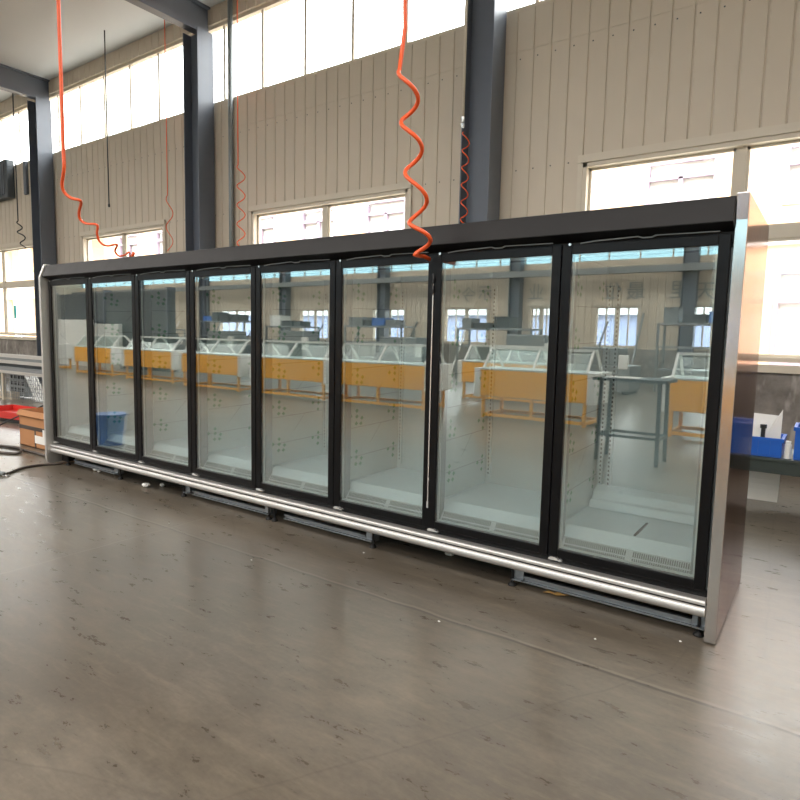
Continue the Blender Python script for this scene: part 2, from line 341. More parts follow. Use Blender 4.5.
# outside building facing the windows
ob = thing('apartment_building', 'pale orange building with purple window frames outside the windows', 'building', (-8, 13, -.1))
w = MB(); rows = [(.9,3.0),(4.4,5.7)]; xs = []
x = -46.
while x < 26: xs.append((x, x+1.6)); x += 2.9
xs = [(a+5.2+46-.0-2.9*17, b+5.2+46-2.9*17) for a, b in xs]
zc = 0.
for z0, z1 in rows:
    w.box(-48, 30, 13, 13.3, zc-.1 if zc == 0 else zc, z0); p = -48.
    for a, b in xs: w.box(p, a, 13, 13.3, z0, z1); p = b
    w.box(p, 30, 13, 13.3, z0, z1); zc = z1
w.box(-48, 30, 13, 13.3, zc, 6.3).box(-48, 30, 13.3, 22, 6.1, 6.3).box(-48, 30, 12.9, 13, 3.55, 3.8, 1)
w.build('facade', [M['facade'], M['facadewhite']], ob, ob.location)
for z0, z1 in rows:
    for a, b in xs:
        if not -22 < a < 14: continue
        f = MB(); mx_ = (a+b)/2; h = z0+(z1-z0)*.68
        f.box(a, a+.09, 12.97, 13.1, z0, z1).box(b-.09, b, 12.97, 13.1, z0, z1).box(a+.09, b-.09, 12.975, 13.1, z1-.09, z1).box(a+.09, b-.09, 12.975, 13.1, z0, z0+.09).box(a, b, 12.98, 13.08, h-.05, h+.05).box(mx_-.05, mx_+.05, 12.98, 13.08, z0, h)
        fo = f.build('window', M['purple'], ob, ob.location)
        MB().box(a+.05, b-.05, 13.12, 13.13, z0+.05, z1-.05).build('pane', M['facadewhite'], fo, (0,0,0)).location = (0,0,0)
for o in ob.children:
    if o.name.startswith('window'):
        for c in o.children:
            for v in c.data.vertices: v.co = v.co-Vector(ob.location)
# building across the yard behind the far wall
o2 = thing('factory_shed', 'pale grey shed outside the far windows, mirrored in the fridge glass', 'building', (-8, -34, -.1))
MB().box(-50, 30, -40, -34, -.1, 2.9).build('wall', M['shed'], o2, o2.location)
MB().prism([(-33.6,2.9),(-37,3.6),(-40.4,2.9)], 'x', -50.4, 30.4).build('roof', M['midgrey'], o2, o2.location)

# ================================================================== FRIDGE
fr = thing('display_fridge', 'long black eight-door glass-front display fridge with stainless steel end panels', 'fridge', (3.0, .4, 0)); FO = (3.0,.4,0)
def part(b, name, m_, **k): return b.build(name, m_, fr, FO, **k)
XL, XR = -.012, 5.988
prof = [(-.05,.008),(.86,.008),(.86,1.995),(-.062,1.995),(-.05,1.885)]
def side_panel(xa, xb):
    b = MB().prism(prof, 'x', xa, xb)
    return b
def rounded(xa, xb):
    yf, rr = -.115, .05
    arc = [(yf+rr-rr*math.cos(a), .012+rr-rr*math.sin(a)) for a in [math.pi/2*k/5 for k in range(6)]]
    return MB().prism(arc+[(.86,.012),(.86,1.995),(-.066,1.995),(yf,1.865)], 'x', xa, xb)
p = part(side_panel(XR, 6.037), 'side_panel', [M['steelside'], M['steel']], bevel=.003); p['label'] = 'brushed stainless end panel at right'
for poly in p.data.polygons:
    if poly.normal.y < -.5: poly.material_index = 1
part(rounded(-.046, XL-.001), 'side_panel', M['alu'], bevel=.004)['label'] = 'grey end panel with rounded lower corner'
part(MB().prism([(-.055,1.985),(-.10,1.872),(-.03,1.842),(-.03,1.80),(.02,1.80),(.02,1.93),(.80,1.93),(.80,1.985)][::-1], 'x', XL+.001, XR-.001), 'canopy', M['canopy'], bevel=.004)
part(MB().box(XL, XR, -.028, .05, 1.835, 1.86).box(XL, XR, -.015, .08, 1.775, 1.84), 'header', M['black'])
part(MB().box(XL, XR, -.03, .09, .190, .242), 'sill', M['black'], bevel=.002)
# two-tone bumper rail (rounded aluminium extrusion with a dark groove)
up = [(-.03,.209),(-.058,.208)]+[(-.066-.012*math.sin(a), .194+.013*math.cos(a)) for a in [math.pi/2*k/4 for k in range(1,5)]]+[(-.078,.186),(-.03,.186)]
lo = [(-.03,.178),(-.064,.178)]+[(-.064-.018*math.sin(a), .152+.024*math.cos(a)) for a in [math.pi*k/9 for k in range(1,10)]]+[(-.03,.126)]
br = part(MB().prism(up, 'x', XL+.001, XR-.001).prism(lo, 'x', XL+.001, XR-.001), 'bumper_rail', M['alu'], smooth=False)
MB().box(XL+.002, XR-.002, -.068, -.025, .176, .188).build('rail_groove', M['rubber'], br, FO)
# body: insulated back, roof, floor tub
part(MB().box(XL, XR, .66, .84, .12, 1.93), 'back_wall', M['liner'])
part(MB().box(XL, XR, .08, .66, 1.80, 1.93), 'roof_panel', M['liner'])
part(MB().box(XL, XR, .06, .66, .10, .24), 'tub', M['galv'])
XS = [i*.75-(.0133 if i >= 6 else 0) for i in range(8)]
XE = XS[1:]+[5.985]
for i, (a, b) in enumerate(zip(XS, XE)):
    d = MB().prism([(.13,.375),(.66,.385),(.66,.36),(.13,.35)], 'x', a+.008, b-.008).prism([(.06,.325),(.13,.375),(.13,.35),(.07,.30)], 'x', a+.008, b-.008)
    d = part(d, 'deck_panel', [M['deck'], M['slot']])
    g = MB().prism([(.015,.262),(.06,.327),(.07,.31),(.03,.25)], 'x', a+.03, b-.03); n = 64
    for r0, r1 in ((.10,.45),(.55,.90)):
        for k in range(n):
            xx = a+.05+(b-a-.1)*(k+.25)/n; ww = (b-a-.1)/n*.6
            if abs(k-n/2) < 2: continue
            P = lambda t: (.015+.045*t-.0006, .262+.065*t+.0008)
            (y0,z0),(y1,z1) = P(r0),P(r1)
            g.add([(xx,y0,z0),(xx+ww,y0,z0),(xx+ww,y1,z1),(xx,y1,z1)], [(0,1,2,3)], 1)
    part(g, 'air_grille', [M['grille'], M['slot']])
part(MB().prism([(.50,.385),(.52,.43),(.56,.43),(.58,.475),(.66,.50),(.66,.385)], 'x', XS[7]+.02, XE[7]-.02), 'back_duct', M['deck'], bevel=.006)['label'] = 'stepped white duct at the back of the last bay'
part(MB().box(XS[7]+.372,XS[7]+.384,.14,.40,.374,.3825), 'deck_seam', M['slot'])
# partitions with printed protective film
pm = None
for i, a in enumerate(XS):
    if i == 0: continue
    if pm is None:
        pp = MB().box(-.009, .009, .10, .655, .386, 1.795).build('partition', M['film'], fr); pp.location = (a-3.0, -.4, 0); pm = pp
        q = MB()
        def diamond(y, z, s):
            for sg in (1,-1):
                x = sg*.0096; q.add([(x,y-s*1.35,z),(x,y,z-s*1.15),(x,y+s*1.35,z),(x,y,z+s*1.15)], [(0,1,2,3) if sg < 0 else (3,2,1,0)], 0)
        for zc in (.53,.81,1.09,1.37,1.65):
            for yc in (.17,.60):
                for dy, dz in ((0,.045),(-.065,.012),(.0,.005),(.055,-.008),(-.005,-.042),(.045,-.045)):
                    if yc+dy < .63: diamond(yc+dy, zc+dz, .014)
        def line(y0,z0,y1,z1,wd=.0022):
            for sg in (1,-1):
                x = sg*.0095; q.add([(x,y0,z0-wd),(x,y1,z1-wd),(x,y1,z1+wd),(x,y0,z0+wd)], [(0,1,2,3) if sg > 0 else (3,2,1,0)], 1)
        for z in (.55,.75,.95,1.15,1.35,1.55): line(.11, z-.01, .65, z+.005)
        for z in (.62,.90,1.18,1.46,.34+.28): line(.32, z, .45, z+.13, .003)
        fp = q.build('film_print', [M['filmgreen'], M['filmline']], pp)
        fp['label'] = 'green diamond print and fold lines on the protective film'
    else:
        pp = pm.copy(); COL.objects.link(pp); pp.location = (a-3.0, -.4, 0)
        f2 = fp.copy(); COL.objects.link(f2); f2.parent = pp
# slotted shelf uprights on the back wall
ub = MB().box(-.016, .016, .645, .659, .42, 1.70); z = .45
while z < 1.68: ub.box(-.0045, .0045, .6445, .646, z, z+.013, 1); z += .026
u0 = None
for i, a in enumerate(XS):
    for dx in ((.035,) if i < 7 else (.035,.085)):
        if u0 is None: u0 = ub.build('shelf_upright', [M['liner'], M['slot']], fr); uo = u0
        else: uo = u0.copy(); COL.objects.link(uo)
        uo.location = (a+dx-3.0, -.4, 0)
# mullions between the door openings
mu = MB().box(-.038, .038, -.012, .075, .226, 1.79); m0 = None
for i, a in enumerate(XS+[5.985]):
    xx = min(max(a, .028), 5.945)
    if m0 is None: mo = m0 = mu.build('mullion', M['midgrey'], fr)
    else: mo = m0.copy(); COL.objects.link(mo)
    mo.location = (xx-3.0, -.4, 0)
# doors
W, ST = .744, .048
def make_door():
    f = MB()
    z0, z1 = .240, 1.832; y0, y1 = -.045, -.014
    f.box(0, ST, y0, y1, z0, z1).box(W-ST, W, y0, y1, z0, z1).box(ST, W-ST, y0, y1, z0, z0+.044).box(ST, W-ST, y0, y1, z1-.048, z1)
    d = f.build('door', M['black'], fr, bevel=.004)
    gz0, gz1 = z0+.044, z1-.048
    MB().box(ST-.004, W-ST+.004, -.037, -.019, gz0-.004, gz1+.004).build('glass_pane', M['doorglass'], d)
    s = MB(); t = .011; a, b = ST, W-ST
    s.box(a, a+t, -.034, -.022, gz0, gz1).box(b-t, b, -.034, -.022, gz0, gz1).box(a, b, -.034, -.022, gz0, gz0+t).box(a, b, -.034, -.022, gz1-t, gz1)
    s2 = MB(); y0_, y1_ = -.018, -.010
    s2.box(a-.002, a+t, y0_, y1_, gz0, gz1).box(b-t, b+.002, y0_, y1_, gz0, gz1).box(a, b, y0_, y1_, gz0-.002, gz0+t).box(a, b, y0_, y1_, gz1-t, gz1+.002)
    s2.build('spacer_frame', M['spacer'], d)['label'] = 'silver spacer around the glass'
    h = MB().tube([(.038,-.050,1.830),(.038,-.044,1.830)], .007, 10); h.build('hinge_pin', M['chrome'], d)
    hb = MB().prism([(.005,.224),(.075,.224),(.075,.230),(.055,.232),(.045,.240),(.015,.240),(.005,.234)], 'y', -.052, -.031); hb.build('hinge', M['chrome'], d)['label'] = 'bright zinc bottom hinge'
    st = MB().tube([(.09,-.047,1.832),(.16,-.052,1.838),(.30,-.054,1.842),(.36,-.05,1.845)], .0035, 6).tube([(.36,-.05,1.845),(.38,-.046,1.838),(.42,-.046,1.838),(.44,-.05,1.845)], .004, 6).tube([(.44,-.05,1.845),(.70,-.05,1.842)], .003, 6)
    st.build('door_stay', M['midgrey'], d)
    return d
d0 = make_door()
for i, a in enumerate(XS):
    if i == 0: d = d0
    else:
        d = d0.copy(); COL.objects.link(d)
        for c in d0.children: e = c.copy(); COL.objects.link(e); e.parent = d
    d.location = (a-.004-3.0, -.4, 0)
    d['label'] = ['black framed glass door, first from the left end','black framed glass door with blue bucket mirrored in it','third glass door from the left end','fourth glass door from the left end','fifth glass door, just right of the middle joint','sixth glass door, under the end of the orange air hose','second glass door from the right end','widest-looking glass door beside the stainless end panel'][i]
part(MB().tube([(4.482,-.047,1.70),(4.484,-.052,1.6),(4.481,-.048,1.1),(4.483,-.05,.5),(4.482,-.047,.40)], .0035, 6).box(4.477,4.487,-.053,-.046,.36,.40), 'joint_wire', M['chrome'])['label'] = 'pale wire hanging in the gap between sixth and seventh door'
part(MB().tube([(4.478,-.05,1.72),(4.487,-.054,1.69),(4.479,-.05,1.66),(4.485,-.054,1.63),(4.48,-.05,1.60)], .006, 7), 'joint_sleeve', M['cableblk'])
# base rails and levelling feet
for a, b in ((.22,.98),(2.13,3.0),(3.2,3.95),(5.06,5.92)):
    part(MB().box(a, b, .035, .05, .052, .062).box(a, b, .05, .056, .03, .062).box(a, b, .035, .056, .024, .032), 'base_rail', M['galv'])
for a, b in ((.98,2.1),(3.95,5.0)): part(MB().box(a, b, .12, .16, .05, .10), 'base_rail', M['galv'])
part(MB().box(.02,.12,.02,.10,.03,.10), 'corner_bracket', M['black'])
part(MB().box(.14, 5.97, .30, .34, .06, .10).box(.14, 5.97, .76, .80, .04, .10), 'base_frame', M['galv'])
ft = MB().tube([(0,0,.0),(0,0,.006),(0,0,.016),(0,0,.022)], [.024,.024,.016,.008], 12).tube([(0,0,.02),(0,0,.10)], .007, 8).tube([(0,0,.034),(0,0,.044)], .013, 6)
f0 = None
FX = [.14,1.09,2.04,3.06,3.12,4.03,5.01,5.955]
for y in (.02,.74):
    for x in FX:
        if f0 is None: fo = f0 = ft.build('levelling_foot', M['rubber'], fr)
        else: fo = f0.copy(); COL.objects.link(fo)
        fo.location = (x-3.0, y-.4, 0)
for x in (.98,2.06,3.02,3.98,5.02,5.935): part(MB().box(x-.012,x+.05,.03,.09,.03,.10).box(x-.006,x+.05,.0,.03,.038,.044), 'foot_bracket', M['galv'])

# ================================================================== HOSES AND CABLES
def ray(u, v): return (rt*((u-400)/F)+dn*((v-400)/F)+fw)
def at(u, v, y): d = ray(u, v); return CAM+d*((y-CAM.y)/d.y)
def coil(ext, ys, depth, n=10):
    """turning points of a stretched coil seen side on -> helix points"""
    pts = []; k = len(ext)
    P = [at(u, v, ys[0]+(ys[1]-ys[0])*i/(k-1)) for i, (u, v) in enumerate(ext)]
    for i in range(k-1):
        for j in range(n):
            t = j/n; s = (1-math.cos(math.pi*t))/2
            p = P[i].lerp(P[i+1], t); q = P[i].lerp(P[i+1], s)
            pts.append(Vector((q.x, p.y+depth*math.sin(math.pi*t)*(1 if i % 2 else -1), p.z)))
    return pts+[P[-1]]
e = [(413,99),(402,120),(421,144),(406,170),(426,196),(410,221),(429.5,237),(414.5,254.5)]
e = [(404,58),(421,80)][::-1][:0]+[(399.5,70)]+[(417,94)]+e[1:]
hp = coil(e, (-.33,-.25), .04)
hp += [at(419, 256, -.21), at(424, 256.5, -.12), Vector((4.47,-.075,1.80))]
top = [Vector((hp[0].x, hp[0].y, ZR-.5)), Vector((hp[0].x, hp[0].y, 4.2))]
hz = hp[0]; top = [Vector((hz.x+.02, hz.y, ZR)), Vector((hz.x+.02, hz.y, hz.z+.5)), Vector((hz.x+.03, hz.y, hz.z+.2))]
tag(MB().tube(top+hp, .0115, 8).build('air_hose', M['orange'], smooth=True), 'bright orange coiled air hose hanging in front of the black canopy', 'hose')
le = [(66,172),(65.5,190),(80,201),(79,215),(97,225.5),(98,238),(117,246),(116,254),(129,253),(130.5,257)]
P = [at(u, v, -.1+.35*i/9) for i, (u, v) in enumerate(le)]
def smooth_pts(P, n=6):
    out = []
    for i in range(len(P)-1):
        a, b, c, d = P[max(i-1,0)], P[i], P[i+1], P[min(i+2,len(P)-1)]
        for j in range(n):
            t = j/n; out.append(.5*((2*b)+(c-a)*t+(2*a-5*b+4*c-d)*t*t+(3*b-a-3*c+d)*t**3))
    return out+[P[-1]]
le = [(64,168),(62,185),(65,193),(71,198),(79,200),(81,203),(79,212),(80,219),(86,223.5),(97,225),(97,234),(100,242),(107,245.8),(117,244.6),(115,251),(119,256),(125,255),(129.3,252),(130,257)]
P = [at(u, v, -.25+.5*i/(len(le)-1)) for i, (u, v) in enumerate(le)]
P = [Vector((P[0].x, P[0].y, ZR)), Vector((P[0].x, P[0].y, P[0].z+1.2)), Vector((P[0].x, P[0].y, P[0].z+.5)), Vector((P[0].x, P[0].y, P[0].z+.15))]+P
sp_ = smooth_pts(P)
tag(MB().tube(sp_, [.017-.010*i/len(sp_) for i in range(len(sp_))], 8).tube([at(131.5,258,.25), at(134,252.5,.25)], .014, 8).build('air_hose', M['orange'], smooth=True), 'sagging orange coiled hose ending on top of the fridge near its left end', 'hose')
def zig(u, v0, v1, du, dv, y, r, m_, label, drift=0, lead=True):
    pts = [(u+(du if i % 2 else -du)+drift*i, v0+dv*i) for i in range(int((v1-v0)/dv)+1)]
    h = coil(pts, (y,y), .06, 8)
    h = ([Vector((h[0].x, h[0].y, ZR)), h[0]+Vector((0,0,.05))] if lead else [])+h
    tag(MB().tube(h, r, 6).build('air_hose', m_, smooth=True), label, 'hose')
zig(466, 132, 250, 2.6, 8.6, 4.0, .0075, M['orange'], 'thin orange coiled hose hanging against the dark column behind the fridge', -.2, False)
zig(241, 165, 262, 3.0, 9.5, 4.15, .009, M['orange'], 'thin orange coiled hose left of the middle window, beside the pale conduit', 0)
zig(169.5, 195, 262, 2.0, 14, 4.1, .008, M['orange'], 'faint orange hose at the right edge of the second window from left')
bk = coil([(18,221),(21,226),(18,231),(24,236),(21,242),(26,248)], (3.9,3.9), .05)
bk = [Vector((bk[0].x,bk[0].y,ZR)), bk[0]+Vector((0,0,.02))]+bk
tag(MB().tube(bk, .014, 6).build('air_hose', M['cableblk'], smooth=True), 'black coiled cord hanging over the leftmost window', 'hose')
a_ = at(109, 204, 3.9); tag(MB().tube([(a_.x,a_.y,ZR),(a_.x,a_.y,a_.z)], .012, 6).tube([(a_.x,a_.y,a_.z),(a_.x,a_.y,a_.z-.06)], .02, 6).build('hanging_cord', M['cableblk']), 'short black cord hanging above the second window from left', 'cord')
c_ = at(230.5, 215, 4.42); tag(MB().tube([(c_.x,4.44,.9),(c_.x,4.44,ZR)], .045, 10).build('wall_conduit', M['midgrey'], smooth=True), 'pale grey vertical pipe on the cladding left of the middle window', 'pipe')
c_ = at(464, 120, 4.05); t = thing('supply_pipe', 'thin pale air supply pipe running down beside the column behind the seventh door', 'pipe', (c_.x, 4.02, 4.1))
MB().tube([(0,0,.06),(0,0,ZR-4.1)], .02, 8).build('pipe', M['trimbeige'], t, smooth=True); MB().tube([(0,0,-.08),(0,0,-.03),(0,0,0),(0,0,.06)], [.02,.03,.022,.028], 8).build('connector', M['chrome'], t)
def floor_cable(pts, r, m_, label, name='power_cable', n=8):
    tag(MB().tube(smooth_pts([Vector((x,y,r+(z if z else 0))) for x,y,z in pts], n), r, 7).build(name, m_, smooth=True), label, 'cable')
floor_cable([(.06,.01,.0),(.05,-.06,.0),(-.0,-.16,0),(.0,-.34,0),(.12,-.50,0),(.195,-.565,.008)], .012, M['cable'], 'grey cable on the floor running out from under the left end of the fridge')
floor_cable([(-.16,.04,0),(-.6,.07,0),(-1.0,.06,0),(-1.35,.02,0),(-1.6,-.05,0),(-1.45,-.16,0),(-1.0,-.16,0),(-.78,-.06,0),(-.95,.03,.026),(-1.3,-.04,.026),(-1.7,.1,0),(-2.0,.2,0)], .013, M['cable'], 'loose coil of dark cable lying in front of the cardboard box')
pl = thing('cable_plug', 'small grey cable connector on the floor at the left edge', 'plug', (.125,-.60,0))
MB().tube([(.0,0,.02),(.05,.02,.02)], .018, 8).tube([(-.05,-.02,.02),(0,0,.02)], .024, 8).build('plug_body', M['midgrey'], pl, smooth=True)
MB().tube([(.05,.02,.02),(.08,.03,.02)], .010, 6).build('strain_relief', M['cableblk'], pl)
pts = [(-2.2,.05,0),(-2.3,.2,.02),(-2.25,.4,.14),(-2.0,.62,.30),(-1.6,.8,.47),(-1.2,.95,.58),(-.8,1.1,.70),(-.4,1.2,.84)]
floor_cable(pts, .010, M['cableblk'], 'thin black cable rising across the mesh cage behind the cardboard box')

# ================================================================== LEFT: BOX, RACK, CAGE
bx = thing('cardboard_box', 'brown cardboard box with dark tape beside the left end of the fridge', 'box', (-1.0,.47,0), .0)
b = MB(); w, d, h, t = .40, .24, .42, .008
b.box(-w,w,-d,-d+t,0,h).box(-w,w,d-t,d,0,h).box(-w,-w+t,-d,d,0,h).box(w-t,w,-d,d,0,h).box(-w,w,-d,d,0,.01)
b.build('carton', M['card'], bx)
MB().add([(-w,-d,h),(w,-d,h),(w,-d-.03,h-.06),(-w,-d-.03,h-.06),(-w,-d+.006,h),(w,-d+.006,h),(w,-d-.024,h-.066),(-w,-d-.024,h-.066)], [(0,1,2,3),(7,6,5,4),(0,4,5,1),(1,5,6,2),(2,6,7,3),(3,7,4,0)]).build('flap', M['card'], bx)
MB().add([(-w,d,h),(w,d,h),(w,d+.05,h+.16),(-w,d+.05,h+.16),(-w,d-.006,h),(w,d-.006,h),(w,d+.044,h+.16),(-w,d+.044,h+.16)], [(0,1,2,3),(7,6,5,4),(0,4,5,1),(1,5,6,2),(2,6,7,3),(3,7,4,0)]).build('flap', M['card'], bx)
MB().box(-w-.002,w+.002,-d-.002,-d,.20,.245).box(-.03,.0,-d-.0025,-d,.0,.20).build('packing_tape', M['tape'], bx)
MB().box(-.02,.30,-d-.004,-d-.002,.06,.15).box(.17,.30,-d-.0045,-d-.002,.13,.23).build('shipping_label', M['paper'], bx)
# rack of long profiles over a welded cage
RX0, RX1, RY = -9.6, -2.2, 2.15
ck = thing('mesh_cage', 'welded wire mesh cage under the long metal profiles at the left edge', 'cage', (-4.8, RY, 0))
c = MB(); x = RX0
while x < RX1: c.tube([(x,RY,.05),(x,RY,.52)], .004, 4); x += .07
z = .08
while z < .52: c.tube([(RX0,RY,z),(RX1,RY,z)], .004, 4); z += .07
c.build('wire_mesh', M['galv'], ck, (-4.8,RY,0))
for x in (RX0,-6.55,-4.3,RX1): MB().box(x-.025,x+.025,RY-.025,RY+.025,0,.56).build('post', M['trimbeige'] if x == -6.55 else M['galv'], ck, (-4.8,RY,0))
MB().box(RX0,RX1,RY-.04,RY+.04,.52,.57).box(RX0,RX1,RY+.5,RY+.58,.50,.57).build('top_rail', M['alu'], ck, (-4.8,RY,0))
for x in (RX0,-4.3,RX1): MB().box(x-.02,x+.02,RY+.52,RY+.56,0,.50).build('post', M['galv'], ck, (-4.8,RY,0))
lens_ = ['front','second','third','fourth']
for k, (dy, dz, w_, h_, mt, nm) in enumerate(((-.02,.57,.08,.07,M['galv'],'pale profile lying lowest along the front of the cage rail'),(.09,.57,.10,.13,M['darkgrey'],'dark grey channel lying behind the lowest pale profile'),(.02,.70,.09,.06,M['alu'],'silver profile stacked above the dark channel'),(.06,.76,.08,.05,M['midgrey'],'slim grey profile near the top of the stack'),(.07,.81,.09,.06,M['alu'],'topmost silver profile of the stack at left'))):
    tag(MB().prism([(RY+dy,dz),(RY+dy+w_,dz),(RY+dy+w_,dz+h_),(RY+dy+w_-.012,dz+h_),(RY+dy+w_-.012,dz+.012),(RY+dy+.012,dz+.012),(RY+dy+.012,dz+h_),(RY+dy,dz+h_)], 'x', RX0+.1*k, RX1-.12*k).build('metal_profile', mt, org=(-4.8,RY+dy,dz)), nm, 'metal profile', 'long metal profiles on the cage')
MBp = MB(); 
pb = thing('perforated_block', 'grey block with rows of square black holes behind the mesh cage', 'block', (-6.62,2.52,0))
MBp.box(-.32,.32,-.1,.1,.05,.62)
MBp.build('block_body', M['midgrey'], pb)
hh = MB()
for i in range(4):
    for j in range(4): hh.box(-.26+i*.15,-.17+i*.15,-.103,-.099,.14+j*.12,.21+j*.12)
hh.build('hole_grid', M['slot'], pb)
for k, (xa, xb, wd) in enumerate(((-6.28,-5.85,.04),(-6.19,-5.77,.03),(-6.10,-5.66,.045),(-5.99,-5.56,.04),(-5.86,-5.44,.035))):
    tag(MB().bar((xb, 2.42, .0), (xa, 2.42, .50), wd, wd*.6).build('aluminium_bar', M['alu'], org=(xb,2.42,0)), ['leftmost','second','middle','fourth','rightmost'][k]+' of the slanting aluminium bars leaning behind the mesh cage', 'metal bar', 'slanting aluminium bars')
MB_ = MB().box(-5.60,-5.55,2.55,2.60,0,.60); tag(MB_.build('white_upright', M['white'], org=(-5.575,2.575,0)), 'white upright strip beside the slanting bars behind the cage', 'strip')
tag(MB().box(-9.2,-6.4,2.22,2.36,.0,.14).build('timber_stack', M['trimbeige'], org=(-7.8,2.29,0)), 'pale timber lengths lying on the floor inside the cage', 'timber')
rt_ = thing('red_tray', 'red metal tray lying on the floor left of the cardboard box', 'tray', (-2.6,1.25,0), .12)
MB().box(-1.6,.62,-.28,.28,.06,.075).box(-1.6,.62,-.28,-.27,.075,.16).box(-1.6,.62,.27,.28,.075,.16).box(-1.6,-1.59,-.28,.28,.075,.16).box(.61,.62,-.28,.28,.075,.16).build('tray_body', M['red'], rt_, bevel=.004)
MB().box(-1.55,.58,-.24,.24,0,.06).build('plinth', M['cableblk'], rt_)
vb = thing('wall_vent', 'dark framed wall vent high on the cladding above the leftmost window', 'vent', (-11.75,4.42,4.7))
MB().box(-.62,.55,-.12,.08,0,.95).build('vent_housing', M['darkgrey'], vb, bevel=.03)
v = MB()
for k in range(8): v.box(-.5+k*.12,-.43+k*.12,-.135,-.12,.08,.88)
v.build('louvre', M['colgrey'], vb)
tag(MB().box(-.07,.07,-.03,.03,0,.8).build('wall_bracket', M['colgrey'], org=(0,0,0)), 'short dark strip on the cladding left of the leftmost column', 'bracket').location = (-10.52,4.46,4.72)
tag(MB().box(-11.75,-11.6,4.57,4.575,1.62,1.98).build('window_sticker', M['teal'], org=(-11.67,4.57,1.62)), 'small teal sticker on the leftmost window pane', 'sticker')

# ================================================================== RIGHT: BENCH, TUBS, SHEET
BY = 2.6
bn = thing('work_bench', 'low dark green metal bench under the right window beyond the fridge', 'bench', (6.9, BY+.3, 0))
O = (6.9, BY+.3, 0)
MB().box(5.55, 8.4, BY-.03, BY+.62, .44, .465).build('bench_top', M['benchgreen'], bn, O, bevel=.003)
MB().box(5.57, 8.38, BY-.02, BY, .345, .44).box(5.57, 8.38, BY+.60, BY+.62, .36, .44).box(5.57,8.38,BY-.025,BY-.02,.345,.352).build('apron', M['benchgreen'], bn, O)
for x in (5.6, 8.33):
    for y in (BY+.0, BY+.58): MB().box(x-.03,x+.03,y-.0,y+.05,0,.44).build('leg', M['benchgreen'], bn, O)
def tub(x, y, z, w, d, h, label):
    t = thing('parts_tub', label, 'tub', (x, y, z), 0, 'blue plastic tubs on the bench')
    b = MB(); tt = .012
    b.box(-w,w,-d,d,0,.012).box(-w,w,-d,-d+tt,.012,h).box(-w,w,d-tt,d,.012,h).box(-w,-w+tt,-d+tt,d-tt,.012,h).box(w-tt,w,-d+tt,d-tt,.012,h)
    b.build('tub_body', M['blue'], t, bevel=.004)
    r = MB().box(-w-.012,w+.012,-d-.012,-d,h-.03,h).box(-w-.012,w+.012,d,d+.012,h-.03,h).box(-w-.012,-w,-d,d,h-.03,h).box(w,w+.012,-d,d,h-.03,h)
    for k in range(4): r.box(-w+.08+k*(2*w-.18)/3,-w+.10+k*(2*w-.18)/3,-d-.008,-d,.02,h-.03)
    r.build('rim', M['blue'], t); return t
tub(5.88, BY+.2, .465, .215, .17, .155, 'blue plastic tub holding white papers on the bench beside the fridge')
tub(6.46, BY+.2, .465, .285, .17, .26, 'taller blue plastic tub on the bench at the right edge')
for k, (x0, x1, z1a, z1b, y, lab) in enumerate(((5.80,6.07,.79,.78,2.86,'cream sheet standing at the back inside the blue tub'),(5.95,6.075,.60,.845,2.75,'slanting white sheet with a pointed corner in the blue tub'),(5.70,5.93,.77,.69,2.70,'short white sheet at the left inside the blue tub'))):
    tag(MB().add([(x0,y-.02,.50),(x1,y-.03,.50),(x1,y,z1b),(x0,y+.02,z1a),(x0,y-.017,.50),(x1,y-.027,.50),(x1,y+.003,z1b),(x0,y+.023,z1a)], [(3,2,1,0),(4,5,6,7),(0,1,5,4),(1,2,6,5),(2,3,7,6),(3,0,4,7)][::1]).build('paper_sheet', M['paper'], org=((x0+x1)/2,y,.5)), lab, 'paper', 'papers in the blue tub')
tag(MB().tube([(5.955,2.668,.478),(5.955,2.668,.69)], .016, 8).tube([(5.955,2.668,.69),(5.955,2.668,.72)], .024, 8).build('bolt', M['cableblk'], org=(5.955,2.668,.478)), 'black bolt standing up among the papers in the blue tub', 'bolt')
tag(MB().tube([(6.134,2.66,.465),(6.134,2.66,.58)], .026, 10).tube([(6.134,2.66,.58),(6.134,2.66,.605)], .02, 10).build('bottle', M['white'], org=(6.134,2.66,.465), smooth=False), 'small white bottle standing between the two blue tubs', 'bottle')
s = MB(); n = 8; vs = []; fs = []
for k in range(n+1):
    zz = .0+.33*k/n; yy = 3.10+.05*math.sin(math.pi*k/n)+.16*k/n
    vs += [(5.80,yy,zz),(6.07,yy+.01,zz)]
for k in range(n): fs.append((2*k,2*k+1,2*k+3,2*k+2))
s.add(vs, fs); so = s.build('curled_sheet', M['paper'], org=(5.93,3.25,0)); so.modifiers.new('solid','SOLIDIFY').thickness = .004
tag(so, 'curled white plastic sheet standing on the floor under the bench', 'sheet')

# ================================================================== FLOOR LITTER
def crumple(x, y, r, label, name='foam_scrap', m_='foam', flat=.6):
    vs = []; fs = []; n = 8; k = 4
    for i in range(k+1):
        a = math.pi*i/k
        for j in range(n):
            b = 2*math.pi*j/n; q = r*(.8+.4*random.random())
            vs.append((x+q*math.sin(a)*math.cos(b)*1.3, y+q*math.sin(a)*math.sin(b), max(0,r*flat*(1-math.cos(a)))*(.85+.3*random.random())))
    for i in range(k):
        for j in range(n): fs.append((i*n+j,(i+1)*n+j,(i+1)*n+(j+1)%n,i*n+(j+1)%n))
    return tag(MB().add(vs, fs).build(name, M[m_], org=(x,y,0)), label, 'scrap', 'white scraps under the fridge')
crumple(.60,.05,.022,'white foam scrap on the floor under the first fridge door')
crumple(.68,.04,.018,'smaller white scrap right of the first one under the first door')
crumple(1.53,-.0,.030,'flattish white scrap on the floor under the third fridge door')
crumple(1.62,.10,.022,'white scrap tucked deeper under the third fridge door')
crumple(4.50,.2,.028,'round white lump under the seventh fridge door')
